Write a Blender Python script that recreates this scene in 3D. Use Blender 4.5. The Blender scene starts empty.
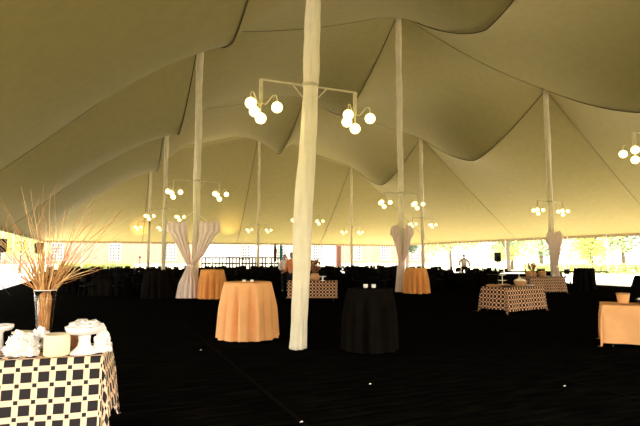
import bpy, bmesh, math, random
import numpy as np
from mathutils import Vector, Matrix, noise
S = bpy.context.scene
C = S.collection
R = math.radians
PI = math.pi
random.seed(7)

# ------------------------------------------------------------------ camera, sky, sun, exposure
cd = bpy.data.cameras.new('camera'); cam = bpy.data.objects.new('camera', cd); C.objects.link(cam)
cam.location = (0, 0, 1.6); cam.rotation_euler = (PI/2 + 0.0895, 0, 0)
cd.sensor_width = 36; cd.lens = 36*506/640; cd.clip_end = 600
S.camera = cam
S.view_settings.view_transform = 'Standard'; S.view_settings.look = 'None'
S.view_settings.gamma = 1; S.view_settings.use_curve_mapping = False
S.view_settings.exposure = 0.9
w = bpy.data.worlds.new('sky'); S.world = w; w.use_nodes = True
nt = w.node_tree; nt.nodes.clear()
sky = nt.nodes.new('ShaderNodeTexSky'); sky.sky_type = 'NISHITA'; sky.sun_disc = False
sky.sun_elevation = R(32); sky.sun_rotation = R(100); sky.dust_density = 4; sky.air_density = 1.0
hz = nt.nodes.new('ShaderNodeMixRGB'); hz.inputs[0].default_value = 0.75
hz.inputs[2].default_value = (6.7, 6.1, 5.4, 1)
bg = nt.nodes.new('ShaderNodeBackground'); bg.inputs[1].default_value = 0.55
wo = nt.nodes.new('ShaderNodeOutputWorld')
nt.links.new(sky.outputs[0], hz.inputs[1]); nt.links.new(hz.outputs[0], bg.inputs[0]); nt.links.new(bg.outputs[0], wo.inputs[0])
sd = bpy.data.lights.new('sun', 'SUN'); sd.energy = 14; sd.angle = R(1); sd.color = (1, .93, .8)
sun = bpy.data.objects.new('sun', sd); C.objects.link(sun)
sun.rotation_euler = Vector((.40, .85, .60)).to_track_quat('Z', 'Y').to_euler()

# ------------------------------------------------------------------ tent grid
TH = 0.3987
UX, UY = math.cos(TH), math.sin(TH)
AX, AY = -0.21, 9.19
LU, LV = 9.83, 12.6
def W(a, b, z=0.0):            # tent-local metres (a along the rows, b across) -> world
    return Vector((AX + UX*a - UY*b, AY + UY*a + UX*b, z))
def G(i, j, z=0.0): return W(i*LU, j*LV, z)
WL, WR, WF, WB = 8.7, 9.6, 9.6, 8.5
A0, A1, B0, B1 = -WL, 2*LU+WR, -WF, 3*LV+WB
EAVE = 3.3
ZP = [11.3, 14.0, 11.3]
ZM = [8.25, 10.4, 8.3]

# ------------------------------------------------------------------ materials
def mat(name, col, rough=.8, col2=None, nscale=8, bump=0, bscale=40, metal=0, spec=.3, transl=0, stretch=None):
    m = bpy.data.materials.new(name); m.use_nodes = True
    n = m.node_tree.nodes; l = m.node_tree.links
    p = n['Principled BSDF']; p.inputs['Roughness'].default_value = rough
    p.inputs['Metallic'].default_value = metal; p.inputs['Specular IOR Level'].default_value = spec
    tc = n.new('ShaderNodeTexCoord'); mp = n.new('ShaderNodeMapping')
    l.new(tc.outputs['Object'], mp.inputs[0])
    if stretch: mp.inputs['Scale'].default_value = stretch
    ns = n.new('ShaderNodeTexNoise'); ns.inputs['Scale'].default_value = nscale; ns.inputs['Detail'].default_value = 4
    l.new(mp.outputs[0], ns.inputs[0])
    rp = n.new('ShaderNodeValToRGB')
    c2 = col2 or tuple(c*.82 for c in col)
    rp.color_ramp.elements[0].position = .35; rp.color_ramp.elements[0].color = (*c2, 1)
    rp.color_ramp.elements[1].position = .65; rp.color_ramp.elements[1].color = (*col, 1)
    l.new(ns.outputs[0], rp.inputs[0]); l.new(rp.outputs[0], p.inputs['Base Color'])
    if bump:
        nb = n.new('ShaderNodeTexNoise'); nb.inputs['Scale'].default_value = bscale; nb.inputs['Detail'].default_value = 3
        l.new(mp.outputs[0], nb.inputs[0])
        bp = n.new('ShaderNodeBump'); bp.inputs['Strength'].default_value = bump; bp.inputs['Distance'].default_value = .02
        l.new(nb.outputs[0], bp.inputs['Height']); l.new(bp.outputs[0], p.inputs['Normal'])
    if transl:
        t = n.new('ShaderNodeBsdfTranslucent'); mx = n.new('ShaderNodeMixShader'); mx.inputs[0].default_value = transl
        l.new(rp.outputs[0], t.inputs[0]); l.new(p.outputs[0], mx.inputs[1]); l.new(t.outputs[0], mx.inputs[2])
        l.new(mx.outputs[0], n['Material Output'].inputs[0])
    return m
def check_mat(name, cream, dark, period, big=.60, small=.30):
    # woven squares: a big dark square in each cell and a small dark one where the cream bands cross
    m = bpy.data.materials.new(name); m.use_nodes = True
    n = m.node_tree.nodes; l = m.node_tree.links; p = n['Principled BSDF']
    p.inputs['Roughness'].default_value = .75; p.inputs['Specular IOR Level'].default_value = .2
    uv = n.new('ShaderNodeUVMap'); uv.uv_map = 'UVMap'
    sp = n.new('ShaderNodeSeparateXYZ'); l.new(uv.outputs[0], sp.inputs[0])
    def mth(op, a, b=None):
        x = n.new('ShaderNodeMath'); x.operation = op
        for k, v in enumerate((a, b)):
            if v is None: continue
            if isinstance(v, (int, float)): x.inputs[k].default_value = v
            else: l.new(v, x.inputs[k])
        return x.outputs[0]
    def cell(o): return mth('ABSOLUTE', mth('SUBTRACT', mth('FRACT', mth('DIVIDE', o, period)), .5))
    cx, cy = cell(sp.outputs[0]), cell(sp.outputs[1])
    inb = mth('MULTIPLY', mth('LESS_THAN', cx, big/2), mth('LESS_THAN', cy, big/2))
    ins = mth('MULTIPLY', mth('GREATER_THAN', cx, .5-small/2), mth('GREATER_THAN', cy, .5-small/2))
    f = mth('MINIMUM', mth('ADD', inb, ins), 1)
    mx = n.new('ShaderNodeMixRGB'); mx.inputs[1].default_value = (*cream, 1); mx.inputs[2].default_value = (*dark, 1)
    l.new(f, mx.inputs[0]); l.new(mx.outputs[0], p.inputs['Base Color'])
    ns = n.new('ShaderNodeTexNoise'); ns.inputs['Scale'].default_value = 260
    bp = n.new('ShaderNodeBump'); bp.inputs['Strength'].default_value = .25; l.new(ns.outputs[0], bp.inputs['Height'])
    l.new(bp.outputs[0], p.inputs['Normal'])
    return m
def emit_mat(name, col, s):
    m = bpy.data.materials.new(name); m.use_nodes = True; p = m.node_tree.nodes['Principled BSDF']
    p.inputs['Base Color'].default_value = (.9, .85, .7, 1); p.inputs['Emission Color'].default_value = (*col, 1)
    p.inputs['Emission Strength'].default_value = s
    return m
M = {}
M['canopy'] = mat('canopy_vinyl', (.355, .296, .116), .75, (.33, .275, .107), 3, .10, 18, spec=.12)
M['seam'] = mat('seam_lacing', (.085, .065, .03), .9); M['seam2'] = mat('seam_weld', (.22, .185, .09), .9)
M['valance'] = mat('valance_vinyl', (.40, .31, .17), .8)
M['wrap'] = mat('pole_wrap_fabric', (.88, .79, .56), .8, (.80, .71, .49), 3, .4, 22)
M['drape'] = mat('drape_sheer', (.97, .80, .68), .85, (.95, .76, .63), 4, .2, 40, transl=.12)
M['metalw'] = mat('painted_metal', (.60, .52, .32), .5)
M['whitepole'] = mat('white_pole_paint', (.85, .82, .74), .5)
M['globe'] = emit_mat('lit_globe', (1, .82, .27), 2.4)
M['orange'] = mat('peach_linen', (.89, .45, .17), .8, (.85, .42, .155), 5, .2, 60)
M['orange2'] = mat('orange_linen', (.84, .36, .09), .8, (.80, .33, .08), 5, .2, 60)
M['black'] = mat('black_linen', (.0075, .0058, .004), .95, (.005, .004, .003), 6, .2, 60, spec=.0)
M['chair'] = mat('black_chair_paint', (.005, .0045, .004), .8, spec=.04)
M['check'] = check_mat('check_cloth', (.92, .66, .44), (.022, .018, .018), .131, .64, .25)
M['check2'] = check_mat('check_cloth_small', (.82, .46, .24), (.022, .012, .008), .125, .72, .38)
M['white'] = mat('white_china', (.93, .88, .84), .3, (.91, .86, .82))
M['cream'] = mat('cream_china', (.88, .78, .52), .35, (.86, .76, .5))
M['foil'] = mat('silver_foil', (.93, .89, .85), .35, (.82, .78, .74), 20, .5, 25, metal=.2)
M['stick'] = mat('willow_stick', (.70, .34, .11), .6, (.38, .16, .05), 12)
M['stick2'] = mat('willow_stick_pale', (.88, .62, .28), .6, (.65, .4, .15), 12)
M['wood'] = mat('basket_wood', (.62, .34, .14), .7, (.4, .2, .08), 20, .3, 60)
M['brown'] = mat('dried_arrangement', (.34, .15, .06), .8, (.2, .08, .03), 20)
M['skin'] = mat('skin', (.55, .30, .18), .6); M['hair'] = mat('dark_hair', (.02, .015, .012), .6)
M['shirtw'] = mat('white_shirt', (.95, .82, .74), .8); M['shirto'] = mat('orange_shirt', (.62, .2, .07), .8)
M['trouser'] = mat('black_trousers', (.006, .005, .005), .9)
M['speaker'] = mat('speaker_black', (.015, .015, .018), .6)
M['brick'] = mat('brick', (.52, .26, .21), .9, (.44, .21, .17), 2)
M['pale'] = mat('pale_stone', (.78, .72, .66), .8)
M['winglass'] = mat('window_glass', (.12, .12, .16), .15, spec=.5)
M['lawn'] = mat('lawn_grass', (.66, .64, .38), .95, (.56, .58, .28), .6, .3, 20)
M['fore'] = mat('forecourt_bounce_grass', (.48, .44, .30), .95, (.42, .39, .25), .6)  # unseen ground behind the camera, tone set to bounce light forward
M['paving'] = mat('pale_paving', (.78, .74, .66), .9, (.70, .66, .58), 1.2)
M['leafy'] = mat('leaf_yellow_green', (.60, .62, .27), .7, (.40, .44, .18), 1, transl=.35)
M['leafd'] = mat('leaf_dark_green', (.20, .28, .17), .7, (.12, .18, .13), 1, transl=.15)
M['bark'] = mat('tree_bark', (.14, .11, .09), .9)
M['flag'] = mat('teal_flag', (.05, .25, .28), .8); M['flagd'] = mat('dark_flag', (.08, .04, .03), .8)
M['rose'] = mat('dried_flower', (.5, .16, .14), .8, (.3, .1, .1), 30)
gl = bpy.data.materials.new('clear_glass'); gl.use_nodes = True; _n = gl.node_tree.nodes; _l = gl.node_tree.links
_t = _n.new('ShaderNodeBsdfTransparent'); _g = _n.new('ShaderNodeBsdfGlossy'); _g.inputs['Roughness'].default_value = .08
_f = _n.new('ShaderNodeFresnel'); _f.inputs[0].default_value = 1.35; _m = _n.new('ShaderNodeMixShader')
_l.new(_f.outputs[0], _m.inputs[0]); _l.new(_t.outputs[0], _m.inputs[1]); _l.new(_g.outputs[0], _m.inputs[2]); _l.new(_m.outputs[0], _n['Material Output'].inputs[0])
M['glass'] = gl
# dark floor covering: matted strips with faint ribs
def floor_mat():
    m = bpy.data.materials.new('dark_carpet'); m.use_nodes = True
    n = m.node_tree.nodes; l = m.node_tree.links; p = n['Principled BSDF']
    p.inputs['Roughness'].default_value = .95; p.inputs['Specular IOR Level'].default_value = .0
    tc = n.new('ShaderNodeTexCoord'); mp = n.new('ShaderNodeMapping'); mp.inputs['Rotation'].default_value = (0, 0, -TH)
    l.new(tc.outputs['Object'], mp.inputs[0])
    mp2 = n.new('ShaderNodeMapping'); mp2.inputs['Scale'].default_value = (1.2, 9, 1); l.new(mp.outputs[0], mp2.inputs[0])
    ns = n.new('ShaderNodeTexNoise'); ns.inputs['Scale'].default_value = 1.3; ns.inputs['Detail'].default_value = 6
    l.new(mp2.outputs[0], ns.inputs[0])
    rp = n.new('ShaderNodeValToRGB'); rp.color_ramp.elements[0].position = .40; rp.color_ramp.elements[0].color = (.0022, .0022, .0016, 1)
    rp.color_ramp.elements[1].position = .75; rp.color_ramp.elements[1].color = (.0085, .0076, .0058, 1)
    l.new(ns.outputs[0], rp.inputs[0])
    l.new(rp.outputs[0], p.inputs['Base Color'])
    bp = n.new('ShaderNodeBump'); bp.inputs['Strength'].default_value = .4; bp.inputs['Distance'].default_value = .02
    l.new(ns.outputs[0], bp.inputs['Height']); l.new(bp.outputs[0], p.inputs['Normal'])
    return m
M['carpet'] = floor_mat()

# ------------------------------------------------------------------ helpers
def mesh_obj(name, verts, faces, m, parent=None, smooth=False, uvs=None):
    me = bpy.data.meshes.new(name); me.from_pydata([tuple(v) for v in verts], [], faces)
    if uvs is not None:
        ul = me.uv_layers.new(name='UVMap')
        for lp in me.loops: ul.data[lp.index].uv = uvs[lp.vertex_index]
    me.materials.append(m)
    if smooth:
        for p in me.polygons: p.use_smooth = True
    o = bpy.data.objects.new(name, me); C.objects.link(o); o.parent = parent
    return o
class MB:
    def __init__(s): s.v = []; s.f = []
    def add(s, vs, fs):
        b = len(s.v); s.v += [Vector(x) for x in vs]; s.f += [tuple(b+i for i in f) for f in fs]; return s
    def box(s, c, d, rz=0, M3=None, bev=0):
        x, y, z = d[0]/2, d[1]/2, d[2]/2
        if bev:
            bm = bmesh.new(); bmesh.ops.create_cube(bm, size=1)
            for v in bm.verts: v.co = Vector((v.co.x*d[0], v.co.y*d[1], v.co.z*d[2]))
            bmesh.ops.bevel(bm, geom=bm.edges[:], offset=bev, segments=2, affect='EDGES', profile=.6)
            vs = [v.co.copy() for v in bm.verts]; fs = [[v.index for v in f.verts] for f in bm.faces]; bm.free()
        else:
            vs = [Vector(p) for p in ((-x,-y,-z),(x,-y,-z),(x,y,-z),(-x,y,-z),(-x,-y,z),(x,-y,z),(x,y,z),(-x,y,z))]
            fs = [(3,2,1,0),(4,5,6,7),(0,1,5,4),(1,2,6,5),(2,3,7,6),(3,0,4,7)]
        rm = M3 or Matrix.Rotation(rz, 3, 'Z')
        return s.add([rm @ v + Vector(c) for v in vs], fs)
    def tube(s, pts, r, n=8, cap=True):
        pts = [Vector(p) for p in pts]; rs = r if isinstance(r, (list, tuple)) else [r]*len(pts)
        vs = []; fs = []; prev = None
        for k, p in enumerate(pts):
            t = (pts[min(k+1, len(pts)-1)] - pts[max(k-1, 0)]).normalized()
            if prev is None: a = t.orthogonal().normalized()
            else: a = (prev - t*prev.dot(t)).normalized()
            prev = a; b = t.cross(a)
            vs += [p + (a*math.cos(2*PI*q/n) + b*math.sin(2*PI*q/n))*rs[k] for q in range(n)]
        for k in range(len(pts)-1):
            for q in range(n):
                fs.append((k*n+q, k*n+(q+1) % n, (k+1)*n+(q+1) % n, (k+1)*n+q))
        if cap: fs.append(tuple(reversed(range(n)))); fs.append(tuple((len(pts)-1)*n+q for q in range(n)))
        return s.add(vs, fs)
    def lathe(s, prof, c=(0, 0, 0), n=24, cap=True):
        c = Vector(c); vs = []; fs = []
        for r, z in prof: vs += [c + Vector((r*math.cos(2*PI*q/n), r*math.sin(2*PI*q/n), z)) for q in range(n)]
        for k in range(len(prof)-1):
            for q in range(n): fs.append((k*n+q, k*n+(q+1) % n, (k+1)*n+(q+1) % n, (k+1)*n+q))
        if cap: fs.append(tuple(reversed(range(n)))); fs.append(tuple((len(prof)-1)*n+q for q in range(n)))
        return s.add(vs, fs)
    def ball(s, c, r, n=12, sc=(1, 1, 1)):
        prof = [(math.sin(PI*k/n)*r*.999+.0005, -math.cos(PI*k/n)*r) for k in range(n+1)]
        b = len(s.v); s.lathe(prof, (0, 0, 0), n+4)
        for k in range(b, len(s.v)):
            v = s.v[k]; s.v[k] = Vector((v.x*sc[0], v.y*sc[1], v.z*sc[2])) + Vector(c)
        return s
    def build(s, name, m, parent=None, smooth=False): return mesh_obj(name, s.v, s.f, m, parent, smooth)
def tag(o, label, cat, group=None, kind=None):
    o['label'] = label
    if cat: o['category'] = cat
    if group: o['group'] = group
    if kind: o['kind'] = kind
    return o
def thing(name, label, cat, loc=(0, 0, 0), rz=0, group=None):
    o = bpy.data.objects.new(name, None); C.objects.link(o); o.location = loc; o.rotation_euler = (0, 0, rz)
    o.empty_display_size = .2
    return tag(o, label, cat, group)
def struct(o): o['kind'] = 'structure'; return o
def copy_tree(o, parent=None):
    c = o.copy(); C.objects.link(c); c.parent = parent
    for ch in list(o.children): copy_tree(ch, c)
    return c
def put(o, loc, rz=0, label=None):
    o.location = loc; o.rotation_euler = (0, 0, rz)
    if label: o['label'] = label
    return o
def fbm(x, y, z=0): return noise.noise(Vector((x, y, z)))

# ------------------------------------------------------------------ canopy (tensioned membrane over 3 x 4 masts)
def axis(segs):
    out = [segs[0][0]]; marks = [0]
    for a, b, n in segs:
        out += [a + (b-a)*(k+1)/n for k in range(n)]; marks.append(len(out)-1)
    return np.array(out), marks
ua, um = axis([(A0, 0, 26), (0, LU, 30), (LU, 2*LU, 30), (2*LU, A1, 28)])
va, vm = axis([(B0, 0, 28), (0, LV, 36), (LV, 2*LV, 36), (2*LV, 3*LV, 36), (3*LV, B1, 24)])
nu, nv = len(ua), len(va)
Z = np.full((nu, nv), 7.0); F = np.zeros((nu, nv), bool)
def setline(idx_u, idx_v, z):
    Z[idx_u, idx_v] = z; F[idx_u, idx_v] = True
Z[0, :] = Z[-1, :] = EAVE; Z[:, 0] = Z[:, -1] = EAVE
F[0, :] = F[-1, :] = True; F[:, 0] = F[:, -1] = True
for i in range(3):
    iu = um[i+1]
    for s in range(5):
        k0, k1 = vm[s], vm[s+1]
        for k in range(k0, k1+1):
            t = (k-k0)/(k1-k0)
            if s == 0: z = EAVE + (ZP[i]-EAVE)*(t**1.12)
            elif s == 4: z = EAVE + (ZP[i]-EAVE)*((1-t)**1.12)
            else: z = ZM[i] + (ZP[i]-ZM[i])*abs(1-2*t)**1.4
            if 0 < k < nv-1: setline(iu, k, z)
for j in range(4):
    jv = vm[j+1]
    for s in range(4):
        k0, k1 = um[s], um[s+1]
        for k in range(k0, k1+1):
            t = (k-k0)/(k1-k0)
            if s == 0: z = EAVE + (ZP[0]-EAVE)*(t**1.04)
            elif s == 3: z = EAVE + (ZP[2]-EAVE)*((1-t)**1.04)
            else: z = ZP[s-1]*(1-t) + ZP[s]*t - 1.5*t*(1-t)
            if 0 < k < nu-1: setline(k, jv, z)
SRC = np.zeros((nu, nv))
SRC[um[1]:um[3], vm[1]:vm[4]] = .0026      # inner bays billow up
SRC[:um[1], vm[1]:vm[4]] = -.0012          # left edge bays sag
for it in range(3000):
    N = .25*(Z[:-2, 1:-1]+Z[2:, 1:-1]+Z[1:-1, :-2]+Z[1:-1, 2:])
    f = F[1:-1, 1:-1]
    Z[1:-1, 1:-1] = np.where(f, Z[1:-1, 1:-1], N+SRC[1:-1, 1:-1])
def canopy_z(a, b):
    i = int(np.clip(np.searchsorted(ua, a)-1, 0, nu-2)); j = int(np.clip(np.searchsorted(va, b)-1, 0, nv-2))
    s = (a-ua[i])/(ua[i+1]-ua[i]); t = (b-va[j])/(va[j+1]-va[j])
    return Z[i, j]*(1-s)*(1-t)+Z[i+1, j]*s*(1-t)+Z[i, j+1]*(1-s)*t+Z[i+1, j+1]*s*t
vs = [W(ua[i], va[j], Z[i, j]) for i in range(nu) for j in range(nv)]
fs = [(i*nv+j, i*nv+j+1, (i+1)*nv+j+1, (i+1)*nv+j) for i in range(nu-1) for j in range(nv-1)]
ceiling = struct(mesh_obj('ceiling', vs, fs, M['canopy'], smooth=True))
sm = MB()
for i in range(3): sm.tube([W(ua[um[i+1]], va[k], Z[um[i+1], k]-.02) for k in range(0, nv)], .022, 4)
sm.build('seam', M['seam'], ceiling); sm = MB()
for j in range(4): sm.tube([W(ua[k], va[vm[j+1]], Z[k, vm[j+1]]-.012) for k in range(0, nu)], .016, 4)
sm.build('seam', M['seam2'], ceiling)
# scalloped valance round the eave
def valance(name, p0, p1):
    L = (p1-p0).length; n = int(L/.12); vs = []; fs = []
    for k in range(n+1):
        p = p0.lerp(p1, k/n); d = .17 + .05*abs(math.sin(PI*k*.12/.6))
        q = p.copy(); q.z -= d
        vs += [p, q]
    for k in range(n): fs.append((2*k, 2*k+1, 2*k+3, 2*k+2))
    return struct(mesh_obj(name, vs, fs, M['valance']))
valance('trim_1', W(A0, B1, EAVE), W(A1, B1, EAVE)); valance('trim_2', W(A0, B0, EAVE), W(A0, B1, EAVE))
valance('trim_3', W(A1, B0, EAVE), W(A1, B1, EAVE))

# ------------------------------------------------------------------ ground
vs = []; fs = []
struct(mesh_obj('ground', [(-260, -80, -.03), (260, -80, -.03), (260, 320, -.03), (-260, 320, -.03)], [(0, 1, 2, 3)], M['lawn']))
b = MB(); P = [W(24.0, -14, 0), W(41, -14, 0), W(41, 75, 0), W(24.0, 75, 0)]
struct(mesh_obj('paving', [p+Vector((0, 0, -.015)) for p in P], [(0, 1, 2, 3)], M['paving']))
P = [W(-60, B1-5.5, 0), W(24, B1-5.5, 0), W(24, B1+14, 0), W(-60, B1+14, 0)]
struct(mesh_obj('path', [q+Vector((0, 0, -.012)) for q in (W(A0-8, B0-2), W(A0+.4, B0-2), W(A0+.4, B1-5.5), W(A0-8, B1-5.5))], [(0, 1, 2, 3)], M['paving']))
struct(mesh_obj('path', [p+Vector((0, 0, -.015)) for p in P], [(0, 1, 2, 3)], M['paving']))  # path runs under the far eave, added there to bounce light up the canopy
P = [W(-60, B0-40, 0), W(60, B0-40, 0), W(60, B0+.45, 0), W(-60, B0+.45, 0)]
struct(mesh_obj('forecourt_bounce', [p+Vector((0, 0, -.015)) for p in P], [(0, 1, 2, 3)], M['fore']))  # out of view, added to bounce daylight onto the foreground tables
P = [W(A0+.4, B0+.5), W(24.0, B0+.5), W(24.0, B1-5.5), W(A0+.4, B1-5.5)]
struct(mesh_obj('floor', P, [(0, 1, 2, 3)], M['carpet']))
# carpet strip join lines
cj = MB()
for a in (-5.0, -1.55, 2.3, 6.1, 9.9, 13.7, 17.5):
    p, q = W(a, B0+.6, .004), W(a, B1-5.7, .004); d = Vector((UX, UY, 0))*.025
    cj.add([p-d, p+d, q+d, q-d], [(0, 1, 2, 3)])
struct(cj.build('floor_joint', mat('carpet_tape', (.0090, .0078, .0060), .9, spec=.0)))

# ------------------------------------------------------------------ masts
def pole_mesh(h, lean, seed, rad=.14, base_bulge=0.0):
    n, K = 44, 60; vs = []; fs = []
    for k in range(K+1):
        z = h*(k/K)**1.25; dx = lean*z
        for q in range(n):
            a = 2*PI*q/n
            tw = a + z*.55
            fold = .016*math.sin(3*tw+seed) + .012*math.sin(7*tw+seed*2+math.sin(z)) + .006*math.sin(11*a-z*2.3+seed)+.012*fbm(math.cos(a)*1.5, math.sin(a)*1.5, z*.9+seed)
            r = rad + fold + .014*fbm(seed, z*.5) + base_bulge*math.exp(-((z-2.6)/1.4)**2)
            vs.append((dx + r*math.cos(a), r*math.sin(a), z))
    for k in range(K):
        for q in range(n): fs.append((k*n+q, k*n+(q+1) % n, (k+1)*n+(q+1) % n, (k+1)*n+q))
    fs.append(tuple(reversed(range(n)))); fs.append(tuple(K*n+q for q in range(n)))
    return vs, fs
POLES = {(0,0): 'white fabric-wrapped tent mast standing nearest, between the peach and black cocktail tables',
 (1,0): 'fabric-wrapped tent mast just past the right edge of the photo',
 (0,1): 'fabric-wrapped tent mast with wide parted drapes beside an orange table, left of centre',
 (1,1): 'fabric-wrapped tent mast with narrow tied drapes beside an orange table, right of centre',
 (2,1): 'fabric-wrapped tent mast behind the chequered buffet tables at right',
 (0,2): 'far wrapped tent mast just left of the wide parted drapes, right one of the pair',
 (1,2): 'far tent mast hidden behind the nearest mast, its lamps showing both sides',
 (2,2): 'far wrapped tent mast just right of the narrow tied drapes',
 (0,3): 'farthest left tent mast, thin and left one of the pair by the wide drapes',
 (1,3): 'thin far tent mast above the rows of chairs, between the wide drapes and nearest mast',
 (2,3): 'thin far tent mast above the chairs between the nearest mast and the narrow drapes'}
for (i, j), lab in POLES.items():
    h = ZP[i]-.03; near = (i, j) == (0, 0)
    p = G(i, j); lean = .045 if near else 0
    if near: p.x = -.40
    t = thing('tent_mast', lab, 'tent pole', p)
    rad = {0: .135, 1: .135, 2: .125, 3: .105}[j]
    if near: h = 11.15
    v, f = pole_mesh(h, lean, i*3.1+j*1.7+.5, rad, .02 if near else 0)
    mesh_obj('fabric_wrap', v, f, M['wrap'], t, True)
    MB().box((0, 0, .012), (.22, .22, .024)).build('base_plate', M['metalw'], t)

# ------------------------------------------------------------------ globe lamp fixtures
def lamp_fixture():
    t = thing('globe_lamp_fixture', '', 'light fixture')
    L = .94; z0 = 4.80
    MB().box((0, 0, z0), (2*L, .03, .03)).build('crossbar', M['metalw'], t)
    for s in (-1, 1):
        MB().tube([(s*.13, 0, z0-.24), (s*.34, 0, z0-.01)], .013, 6).build('brace', M['metalw'], t)
    MB().lathe([(.165, -.03), (.165, .03), (.15, .03), (.15, -.03)], (0, 0, z0), 20, False).build('clamp_ring', M['metalw'], t)
    for s in (-1, 1):
        c = Vector((s*L, 0, 0))
        m = MB().box((c.x, 0, z0-.20), (.058, .058, .40)); m.ball((c.x, 0, z0-.42), .035, 6)
        post = m.build('drop_post', M['metalw'], t)
        for k in range(3):
            a = R(-23 + 120*k)
            d = Vector((math.cos(a), math.sin(a), 0))
            pts = [c+Vector((0, 0, z0-.44)), c+d*.08+Vector((0, 0, z0-.46)), c+d*.15+Vector((0, 0, z0-.38)), c+d*.21+Vector((0, 0, z0-.30)),
                   c+d*.27+Vector((0, 0, z0-.30)), c+d*.29+Vector((0, 0, z0-.35)), c+d*.29+Vector((0, 0, z0-.42))]
            MB().tube(pts, .011, 6).build('gooseneck', M['metalw'], post)
            MB().ball(c+d*.29+Vector((0, 0, z0-.515)), .10, 12).build('globe', M['globe'], post, True)
        MB().tube([c+Vector((0, 0, z0-.42)), c+Vector((0, 0, z0-.62))], .012, 6).build('stem', M['metalw'], post)
        MB().ball(c+Vector((0, 0, z0-.715)), .10, 12).build('globe', M['globe'], post, True)
    return t
LAMPL = {(0,0): 'large lit globe lamp fixture with two clusters on the nearest wrapped mast',
 (1,0): 'lit globe lamp cluster cut off by the right edge of the photo',
 (0,1): 'lit globe lamp fixture above the wide parted drapes',
 (1,1): 'lit globe lamp fixture above the narrow tied drapes',
 (2,1): 'lit globe lamp fixture above the chequered buffet tables at right',
 (0,2): 'small lit globe lamp fixture on the right mast of the far left pair',
 (1,2): 'small lit globe lamps seen on both sides of the nearest mast',
 (2,2): 'small lit globe lamp fixture on the far mast right of the narrow drapes',
 (0,3): 'smallest lit globe lamp fixture at far left, beyond the other left fixtures',
 (1,3): 'tiny lit globe lamp fixture on the thin far mast left of the nearest mast',
 (2,3): 'tiny lit globe lamp fixture on the thin far mast right of the nearest mast'}
fx = lamp_fixture(); first = True
for (i, j), lab in LAMPL.items():
    o = fx if first else copy_tree(fx); first = False
    p = G(i, j)
    if (i, j) == (0, 0): p.x = -.19
    put(o, p, TH, lab)

# ------------------------------------------------------------------ mast drapes
def swag(levels, pleats, depth, seed, n=72):
    # levels: (cx, cz, half width, half thickness)
    K = 30; vs = []; fs = []; L = len(levels)-1
    for k in range(K+1):
        t = k/K*L; i = min(int(t), L-1); f = t-i; f = f*f*(3-2*f)
        a = [levels[i][q]*(1-f)+levels[i+1][q]*f for q in range(4)]
        for q in range(n):
            an = 2*PI*q/n
            w_ = 1 + depth*math.sin(pleats*an+seed+.3*math.sin(k*.3))
            zz = a[1]
            if k == 0: zz += .05*math.cos(an*2)
            vs.append((a[0]+a[2]*math.cos(an)*(1+.05*math.sin(pleats*an+seed)), a[3]*math.sin(an)*w_, zz))
    for k in range(K):
        for q in range(n): fs.append((k*n+q, (k+1)*n+q, (k+1)*n+(q+1) % n, k*n+(q+1) % n))
    fs.append(tuple(range(n))); fs.append(tuple(reversed([K*n+q for q in range(n)])))
    return vs, fs
def drape(lab, loc, spread, htop, hw, waist, skirt, cx0=0.0, rnd=True):
    t = thing('mast_drape', lab, 'drape', loc)
    for s in (-1, 1):
        xs = s*spread
        v, f = swag([(xs*(.90 if rnd else .98), htop+(.10 if rnd else .04), hw*(.45 if rnd else .92), .03), (xs, htop-.06, hw*(.88 if rnd else .97), .08), (xs, htop-.35, hw, .11), (xs*.86, htop*.5+waist*.5+.35, hw*.74, .13), (xs*.42, waist+.42, hw*.42, .11), (s*.05+cx0, waist, .075, .10)], 11, .30, s*2.2)
        o = mesh_obj('swag', v, f, M['drape'], t, True)
        MB().tube([(xs*1.0, 0, htop-.03), (xs*.4, 0, htop+.28), (0, -.15 if s < 0 else .15, htop+.42)], .008, 5).build('hanging_cord', M['drape'], t)
    v, f = swag([(cx0, waist+.04, .11, .12), (cx0*1.4, waist-.22, .17, .15), (cx0*1.9, waist*.45, skirt*.82, .20), (cx0*2.2, .015, skirt, .23)], 12, .24, .7)
    mesh_obj('skirt', v, f, M['drape'], t, True)
    MB().lathe([(.13, -.05), (.155, 0), (.13, .05)], (cx0, 0, waist), 20).build('tie', M['drape'], t, True)
    return t
drape('wide parted blush drapes tied round the mast left of centre', G(0, 1)+Vector((-.05, -.22, 0)), .66, 3.05, .42, 1.32, .43, -.10, False)
drape('narrow tied blush drapes with rounded tops on the mast right of centre', G(1, 1)+Vector((0, -.22, 0)), .33, 3.1, .24, 1.42, .24, -.06)
drape('closed pale drapes on the mast behind the chequered buffet tables', G(2, 1)+Vector((.05, -.22, 0)), .22, 3.0, .25, 1.15, .28, 0)

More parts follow.
